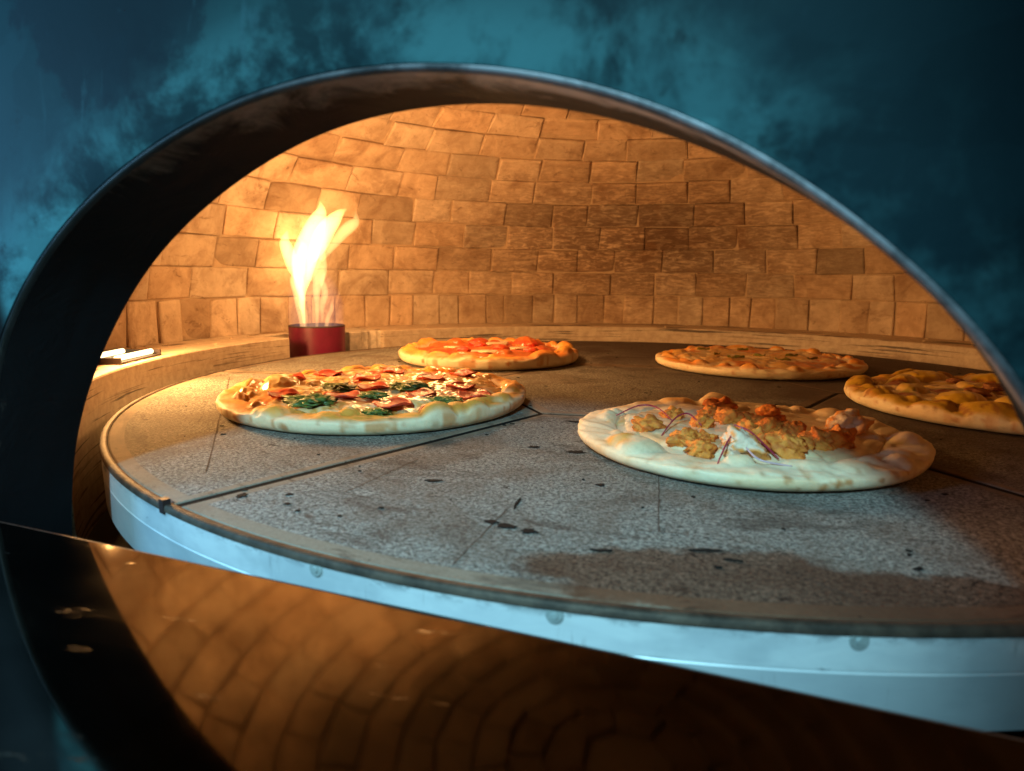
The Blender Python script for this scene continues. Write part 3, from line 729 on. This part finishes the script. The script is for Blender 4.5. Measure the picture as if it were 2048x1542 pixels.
    def slice_(s, name, x, y, rad, mat, color, seed, cup=.003, h=.006, asp=1, rot=0, color2=None, tilt=(0, 0)):
        nt, nr = 36, 10; V = []; C = []; z0 = float(s.top(x, y))+h
        for side in (0, 1):
            for i in range(nr):
                f = (i+.3)/(nr-.7)
                for j in range(nt):
                    a_ = 2*PI*j/nt; rr_ = rad*f*(1+.12*(float(vn(math.cos(a_)*2+seed, math.sin(a_)*2, seed))-.5)*2)
                    px, py = rr_*math.cos(a_), rr_*math.sin(a_)*asp
                    qx, qy = px*math.cos(rot)-py*math.sin(rot), px*math.sin(rot)+py*math.cos(rot)
                    z = z0+cup*f**3*(1+.8*math.sin(a_*3+seed))+.0012*(float(vn(qx*240+seed, qy*240, seed+1))-.5)+tilt[0]*qx+tilt[1]*qy-(0.0016 if side else 0)*(1-.0*f)
                    V.append((x+qx, y+qy, z)); k = float(vn(qx*150+9, qy*150+seed, seed+7)); c2 = np.array(color2 if color2 is not None else color)
                    C.append(np.array(color)*(1-k)+c2*k)
        F = []
        for side in (0, 1):
            o_ = side*nt*nr
            for i in range(nr-1):
                for j in range(nt):
                    q = (o_+i*nt+j, o_+(i+1)*nt+j, o_+(i+1)*nt+(j+1) % nt, o_+i*nt+(j+1) % nt); F.append(q if not side else q[::-1])
            F.append(tuple(o_+j for j in range(nt)) if not side else tuple(o_+j for j in range(nt))[::-1])
        e = (nr-1)*nt
        for j in range(nt): F.append((e+j, nt*nr+e+j, nt*nr+e+(j+1) % nt, e+(j+1) % nt))
        return part(name, V, F, mat, s.root, False, smooth=True, col=np.array(C))
    def lump(s, name, x, y, sz, mat, cA, cB, seed, asp=(1, 1, .6), rough=.5, h=.0, thr=(.4, .6), rot=0, freq=1.6):
        bm = bmesh.new(); bmesh.ops.create_icosphere(bm, subdivisions=4, radius=1.0)
        z0 = float(s.top(x, y)); V = []; C = []
        for v in bm.verts:
            p = v.co; q = p*freq
            n_ = float(fbm(q.x+seed*1.7+q.z*.8, q.y+seed-q.z*.6, seed, 5))-.5; n2 = float(fbm(q.x*2.2+9+q.z, q.y*2.2+q.z*1.3, seed+3, 4))
            k = 1+rough*2*n_+rough*.7*(n2-.5)
            a_, b_, c_ = p.x*sz*asp[0]*k, p.y*sz*asp[1]*k, p.z*sz*asp[2]*k
            V.append((x+a_*math.cos(rot)-b_*math.sin(rot), y+a_*math.sin(rot)+b_*math.cos(rot), z0+h+c_+sz*asp[2]*.25))
            t_ = float(sst(thr[0], thr[1], n2)); C.append(np.array(cA)*(1-t_)+np.array(cB)*t_)
        F = [tuple(v.index for v in f.verts) for f in bm.faces]; bm.free()
        return part(name, V, F, mat, s.root, False, smooth=True, col=np.array(C))

# --- pepperoni and pesto pizza
P1 = Pizza('pepperoni pizza with melted cheese and dark green pesto dollops, front left on the deck', (-.353, -.241), .204, .017, .0135, 3,
    bubbles=[(-.120, -.046, .024, .014), (-.150, -.075, .013, .006), (.132, -.146, .020, .012), (-.03, .150, .015, .006), (.165, -.105, .016, .009), (-.085, -.02, .018, .004), (-.06, .165, .014, .008), (.02, .18, .013, .006), (-.19, -.02, .014, .005), (-.15, .09, .015, .007), (.18, -.04, .014, .007), (.02, -.185, .014, .004), (-.05, -.18, .014, .003), (.12, .13, .015, .006)],
    spots=[(-97, .008, .0060, .8), (-60, .013, .004, .35), (-75, .014, .005, .3), (-120, .012, .003, .4), (-50, .010, .005, .4), (-85, .016, .003, .4), (-44, .006, .004, .4), (-105, .017, .003, .3), (-68, .005, .002, .5)], gold=1.0, lip=.5, fill=.62, blis=34)
def c1(X, Y, n1, n2):
    c = lerp(np.broadcast_to(MOZZ, X.shape+(3,)), np.array((.74, .48, .16)), sst(.44, .60, n1))
    n3 = fbm(X*30+4, Y*30, 77, 4); c = lerp(c, np.array((.64, .22, .04)), sst(.44, .58, n3)*.9); c = lerp(c, RED, sst(.56, .64, n3))
    rr_ = np.hypot(X, Y)/P1.R; c = lerp(c, np.array((.68, .32, .05)), sst(.62, .84, rr_)*sst(.30, .5, n1)*.9)
    return lerp(c, np.array((.80, .60, .32)), sst(.58, .68, n1)*.8)
P1.cheese('melted_cheese', M['cheese'], c1, .0035, 1.15, lump=.0058, seed=4, fs=66)
for i, (x, y) in enumerate([(-0.076, -0.113), (0.007, -0.036), (0.0, -0.112), (-0.031, 0.03), (0.057, 0.052), (0.117, 0.0), (0.086, -0.069), (0.072, -0.13), (0.152, -0.06), (0.125, -0.125), (-.02, .11), (-.10, .05), (.09, .11), (-.13, 0.0)]):
    P1.slice_('pepperoni', x, y, .0185+.003*((i*37) % 5)/4, M['pepperoni'], (.66, .060, .022), i+3, cup=.0028, h=.0046, color2=(.40, .035, .014), tilt=(.02*((i*7) % 5-2), -.04*((i*3) % 3)))
for i, (x, y) in enumerate([(-0.029, -0.058), (-0.02, -0.146), (0.036, -0.102), (0.059, -0.034), (0.065, -0.160), (0.122, -0.092)]):
    P1.lump('pesto_dollop', x, y, (.021, .027, .016, .023, .015, .016)[i], M['pesto'], (.030, .075, .008), (.12, .17, .025), i+60, asp=(1.0, .72, .22), rough=.9, h=.0058, freq=4.2)

# --- white pizza with fried chicken
P2 = Pizza('pale white pizza topped with crispy chicken pieces and purple onion strips, nearest the mouth', (.106, -.368), .172, .021, .0115, 8,
    bubbles=[(-.012, .142, .022, .012), (-.105, -.100, .021, .009), (-.06, .14, .022, .005), (.03, -.120, .026, .006), (.121, .0, .016, .006), (.118, -.045, .013, .005), (.123, -.078, .012, .005), (.052, .11, .022, .006), (-.13, .03, .024, .004), (-.12, -.05, .013, .004), (.105, .06, .018, .005), (.09, -.1, .012, .004), (.14, .07, .014, .005), (.07, -.13, .014, .006), (.0, .10, .02, .004), (-.06, .08, .03, .003), (.11, .10, .015, .007)],
    spots=[(-72, .009, .0045, .9), (-76, .006, .005, .9), (-69, .011, .0035, .8), (-86, .013, .0035, .7), (-80, .016, .003, .5), (-92, .015, .0022, .5), (-58, .010, .003, .8), (-52, .012, .005, .7), (-47, .014, .0035, .7), (-98, .008, .003, .4), (-110, .013, .003, .3), (-64, .017, .003, .5), (-30, .010, .003, .5), (-83, .005, .003, .6), (-125, .014, .003, .25)], gold=.16, lip=.42, wob=.035, fill=.55, blis=12)
def c2(X, Y, n1, n2):
    c = lerp(np.broadcast_to(np.array((.78, .66, .44)), X.shape+(3,)), np.array((.74, .60, .36)), sst(.40, .6, n1))
    n3 = fbm(X*40+4, Y*40, 177, 4); c = lerp(c, np.array((.60, .42, .20)), sst(.56, .72, n3)*.7)
    return c
P2.cheese('cream_sauce', M['cheese'], c2, .003, 2.0, lump=.0024, seed=14, fs=36)
CH = [(-0.098, -0.037, .0125), (-0.063, -0.089, .0145), (-0.052, -0.113, .013), (-0.016, 0.072, .016), (-0.041, -0.014, .012), (-0.013, 0.013, .015), (-0.018, -0.108, .020), (0.012, 0.009, .013), (0.034, 0.035, .013), (0.023, -0.026, .014), (0.045, -0.030, .013), (0.024, -0.108, .017), (0.062, -0.073, .017), (0.078, -0.061, .014), (0.105, 0.003, .019), (-0.07, 0.021, .012), (-.002, -.04, .013), (.04, -.085, .011), (-.03, .04, .012), (-.045, -.085, .010), (.0, -.075, .012)]
for i, (x, y, sz) in enumerate(CH):
    white = i in (6, 14)
    P2.lump('chicken_piece', x, y, sz*1.02, M['chicken'], (.74, .62, .46) if white else (.74, .27, .04), (.74, .30, .06) if white else (.52, .135, .016), i+90, asp=(1.05, .92, .72), rough=.72, h=.0025, thr=(.46, .60), rot=i*1.1, freq=2.0)
for i, (pts, zz_) in enumerate([([(-0.131, 0.007), (-0.108, 0.028), (-0.088, 0.024), (-0.072, -0.004)], (.022, .030, .030, .022)), ([(-0.084, -0.067), (-0.070, -0.03), (-0.056, -0.014), (-0.044, -0.031)], (.020, .030, .032, .024)), ([(-0.040, -0.150), (-0.031, -0.128), (-0.022, -0.104)], (.018, .030, .036)), ([(-0.020, -0.086), (-0.007, -0.091), (0.002, -0.112), (0.012, -0.130)], (.038, .034, .028, .020)), ([(.02, -.145), (-.005, -.142), (-.015, -.13)], (.018, .021, .028))]):
    P = [Vector((x, y, z_)) for (x, y), z_ in zip(pts, zz_)]; Q = []
    for q in np.linspace(0, len(P)-1, 16):
        k = min(int(q), len(P)-2); f = q-k; p0 = P[max(k-1, 0)]; p1 = P[k]; p2 = P[k+1]; p3 = P[min(k+2, len(P)-1)]
        Q.append(.5*(2*p1+(p2-p0)*f+(2*p0-5*p1+4*p2-p3)*f*f+(3*p1-p0-3*p2+p3)*f**3))
    g = MB(); g.tube(Q, [.0005+.0004*math.sin(PI*(k+.8)/17) for k in range(16)], 8)
    g.build('onion_strip', M['onion'] if i != 4 else M['onionp'], P2.root, False, smooth=True)

# --- tomato and mozzarella pizza
def tc3(s, X, Y, Z, T, col):
    n = fbm(X*26, Y*26, 301, 4)
    return lerp(col, ORNG*1.1, sst(.25, .9, T)*sst(.42, .6, n)*.75)
P3 = Pizza('small tomato pizza with white mozzarella and blistered orange crust at the back near the burner', (-.316, .264), .188, .019, .0145, 5,
    bubbles=[(-.100, -.120, .022, .007), (.065, .100, .034, .014), (.135, -.110, .026, .010), (.165, -.04, .020, .012), (-.091, .06, .018, .009), (-.145, -.075, .020, .006), (-.06, -.145, .020, .008), (.123, -.02, .018, .006), (-.02, .15, .018, .008), (.0, -.155, .015, .004), (-.15, .06, .02, .009), (.15, .08, .02, .010), (.05, -.10, .018, .006), (-.05, .11, .02, .009), (.10, .03, .015, .006)],
    spots=[(-118, .013, .0055, .95), (-86, .020, .004, .8), (-66, .014, .005, .9), (-62, .019, .004, .8), (-104, .022, .003, .7), (-57, .022, .004, .7), (-75, .022, .003, .5)], gold=.95, lip=.7, blis=30, top_col=tc3)
def c3(X, Y, n1, n2):
    c = lerp(np.broadcast_to(RED*1.15, X.shape+(3,)), np.array((.58, .14, .03)), sst(.40, .6, n1))
    rr_ = np.hypot(X, Y)/P3.R; return lerp(c, ORNG, sst(.62, .85, rr_)*.8)
P3.cheese('tomato_sauce', M['cheese'], c3, .004, 1.7, lump=.007, seed=24, fs=34)
for i, (x, y, r_) in enumerate([(0.012, -0.085, .030), (-0.064, -0.03, .026), (0.066, -0.017, .026), (.0, .06, .03), (-.05, .09, .02)]):
    P3.slice_('mozzarella', x, y, r_, M['cheese'], (.80, .70, .48), i+40, cup=-.004, h=.0075, asp=.6, rot=.3*i, color2=(.76, .58, .34))
for i, (x, y, r_) in enumerate([(-.041, .055, .016), (-.031, -.10, .013), (.030, -.035, .015), (.10, -.06, .013), (-.02, .0, .014), (.085, .03, .014)]):
    P3.lump('tomato_piece', x, y, r_, M['pepperoni'], (.55, .03, .015), (.50, .10, .02), i+140, asp=(1.2, .9, .55), rough=.35, h=.004)

# --- cheese pizza with herbs
def tc4(s, X, Y, Z, T, col):
    n = fbm(X*26, Y*26, 401, 4)
    return lerp(col, ORNG*1.1+GOLD*.2, sst(.5, 1, T)*sst(.45, .62, n)*.7)
P4 = Pizza('thin cheese pizza with orange oil and green herb shreds at the back right', (.225, .296), .197, .018, .0115, 6,
    bubbles=[(-.15, .06, .018, .006), (-.11, .115, .02, .009), (-.01, .175, .03, .006), (-.15, -.03, .02, .005), (.11, .12, .018, .006), (.165, -.04, .018, .006), (.05, -.15, .02, .003), (.16, .05, .016, .004), (-.06, .16, .02, .006), (.13, -.10, .018, .006)],
    spots=[(-92, .012, .010, .35), (-100, .013, .004, .4), (-62, .008, .004, .6), (-110, .010, .002, .6), (-75, .014, .002, .6), (-55, .010, .003, .4)], gold=.7, lip=.55, blis=16, top_col=tc4)
def c4(X, Y, n1, n2):
    c = lerp(np.broadcast_to(np.array((.74, .55, .30)), X.shape+(3,)), np.array((.68, .38, .11)), sst(.42, .58, n1))
    n3 = fbm(X*24+14, Y*24, 277, 4); c = lerp(c, np.array((.56, .17, .03)), sst(.53, .68, n3+.12*sst(.04, .15, X-.3*Y)))
    return c
P4.cheese('melted_cheese', M['cheese'], c4, .004, 1.4, lump=.0062, seed=34, fs=40)
for i, (x, y, r_, a_) in enumerate([(-.10, .05, .014, .3), (0.0, -.03, .012, -.4), (.06, -.02, .012, .2), (-.05, -.08, .016, .1), (.03, -.09, .014, -.2), (.09, -.06, .012, .5), (-.02, .06, .012, .2), (-.08, -.03, .010, .8)]):
    P4.slice_('herb_shred', x, y, r_, M['pesto'], (.10, .13, .02), i+70, cup=.002, h=.0085, asp=.22, rot=a_, color2=(.30, .24, .05))

# --- yellow blistered pizza
def tc5(s, X, Y, Z, T, col):
    n = fbm(X*24, Y*24, 501, 4); c = lerp(col, np.array((.58, .36, .03)), sst(.15, .8, T)*sst(.30, .5, n)*.92)
    n2 = fbm(X*110, Y*110, 505, 4); return lerp(c, BROWN, sst(.60, .68, n2)*sst(.0, .5, T)*.8)
P5 = Pizza('yellow green blistered cheese pizza, cut off by the right side of the arch', (.490, -.085), .198, .019, .0125, 12,
    bubbles=[(-.165, .058, .024, .012), (-.060, .135, .036, .016), (-.171, -.070, .020, .006), (-.087, -.145, .032, .013), (-.145, -.123, .022, .007), (-.088, -.067, .024, .009), (-.12, .0, .020, .008), (-.02, .03, .03, .010), (.04, .14, .03, .012), (-.03, -.10, .028, .012), (-.10, .09, .02, .009), (-.16, .01, .018, .007), (.0, -.17, .024, .010), (-.05, -.03, .02, .008), (.06, -.05, .03, .012), (.12, .08, .03, .012), (.1, -.13, .03, .012)],
    spots=[(-150, .011, .003, .7), (-160, .014, .003, .6), (-130, .010, .004, .7), (-122, .013, .003, .6), (-170, .012, .003, .5)], gold=.7, lip=.6, blis=24, top_col=tc5)
def c5(X, Y, n1, n2):
    c = lerp(np.broadcast_to(np.array((.62, .38, .04)), X.shape+(3,)), np.array((.68, .46, .20)), sst(.40, .55, n1))
    n3 = fbm(X*28+14, Y*28, 377, 4); c = lerp(c, np.array((.22, .20, .03)), sst(.53, .62, n3)*.8); c = lerp(c, np.array((.34, .07, .015)), sst(.62, .69, n3))
    return lerp(c, np.array((.66, .42, .04)), np.clip(P5.bump(X, Y)/.006, 0, 1)*.8)
P5.cheese('yellow_cheese', M['cheese'], c5, .003, 1.5, lump=.006, seed=44, fs=44)
for i, (x, y, r_) in enumerate([(-.03, .085, .010), (-.06, -.045, .012), (.0, -.05, .014), (-.02, .0, .010)]):
    P5.lump('browned_bit', x, y, r_, M['chicken'], (.22, .07, .03), (.36, .15, .05), i+160, asp=(1.3, .9, .5), rough=.6, h=.004)
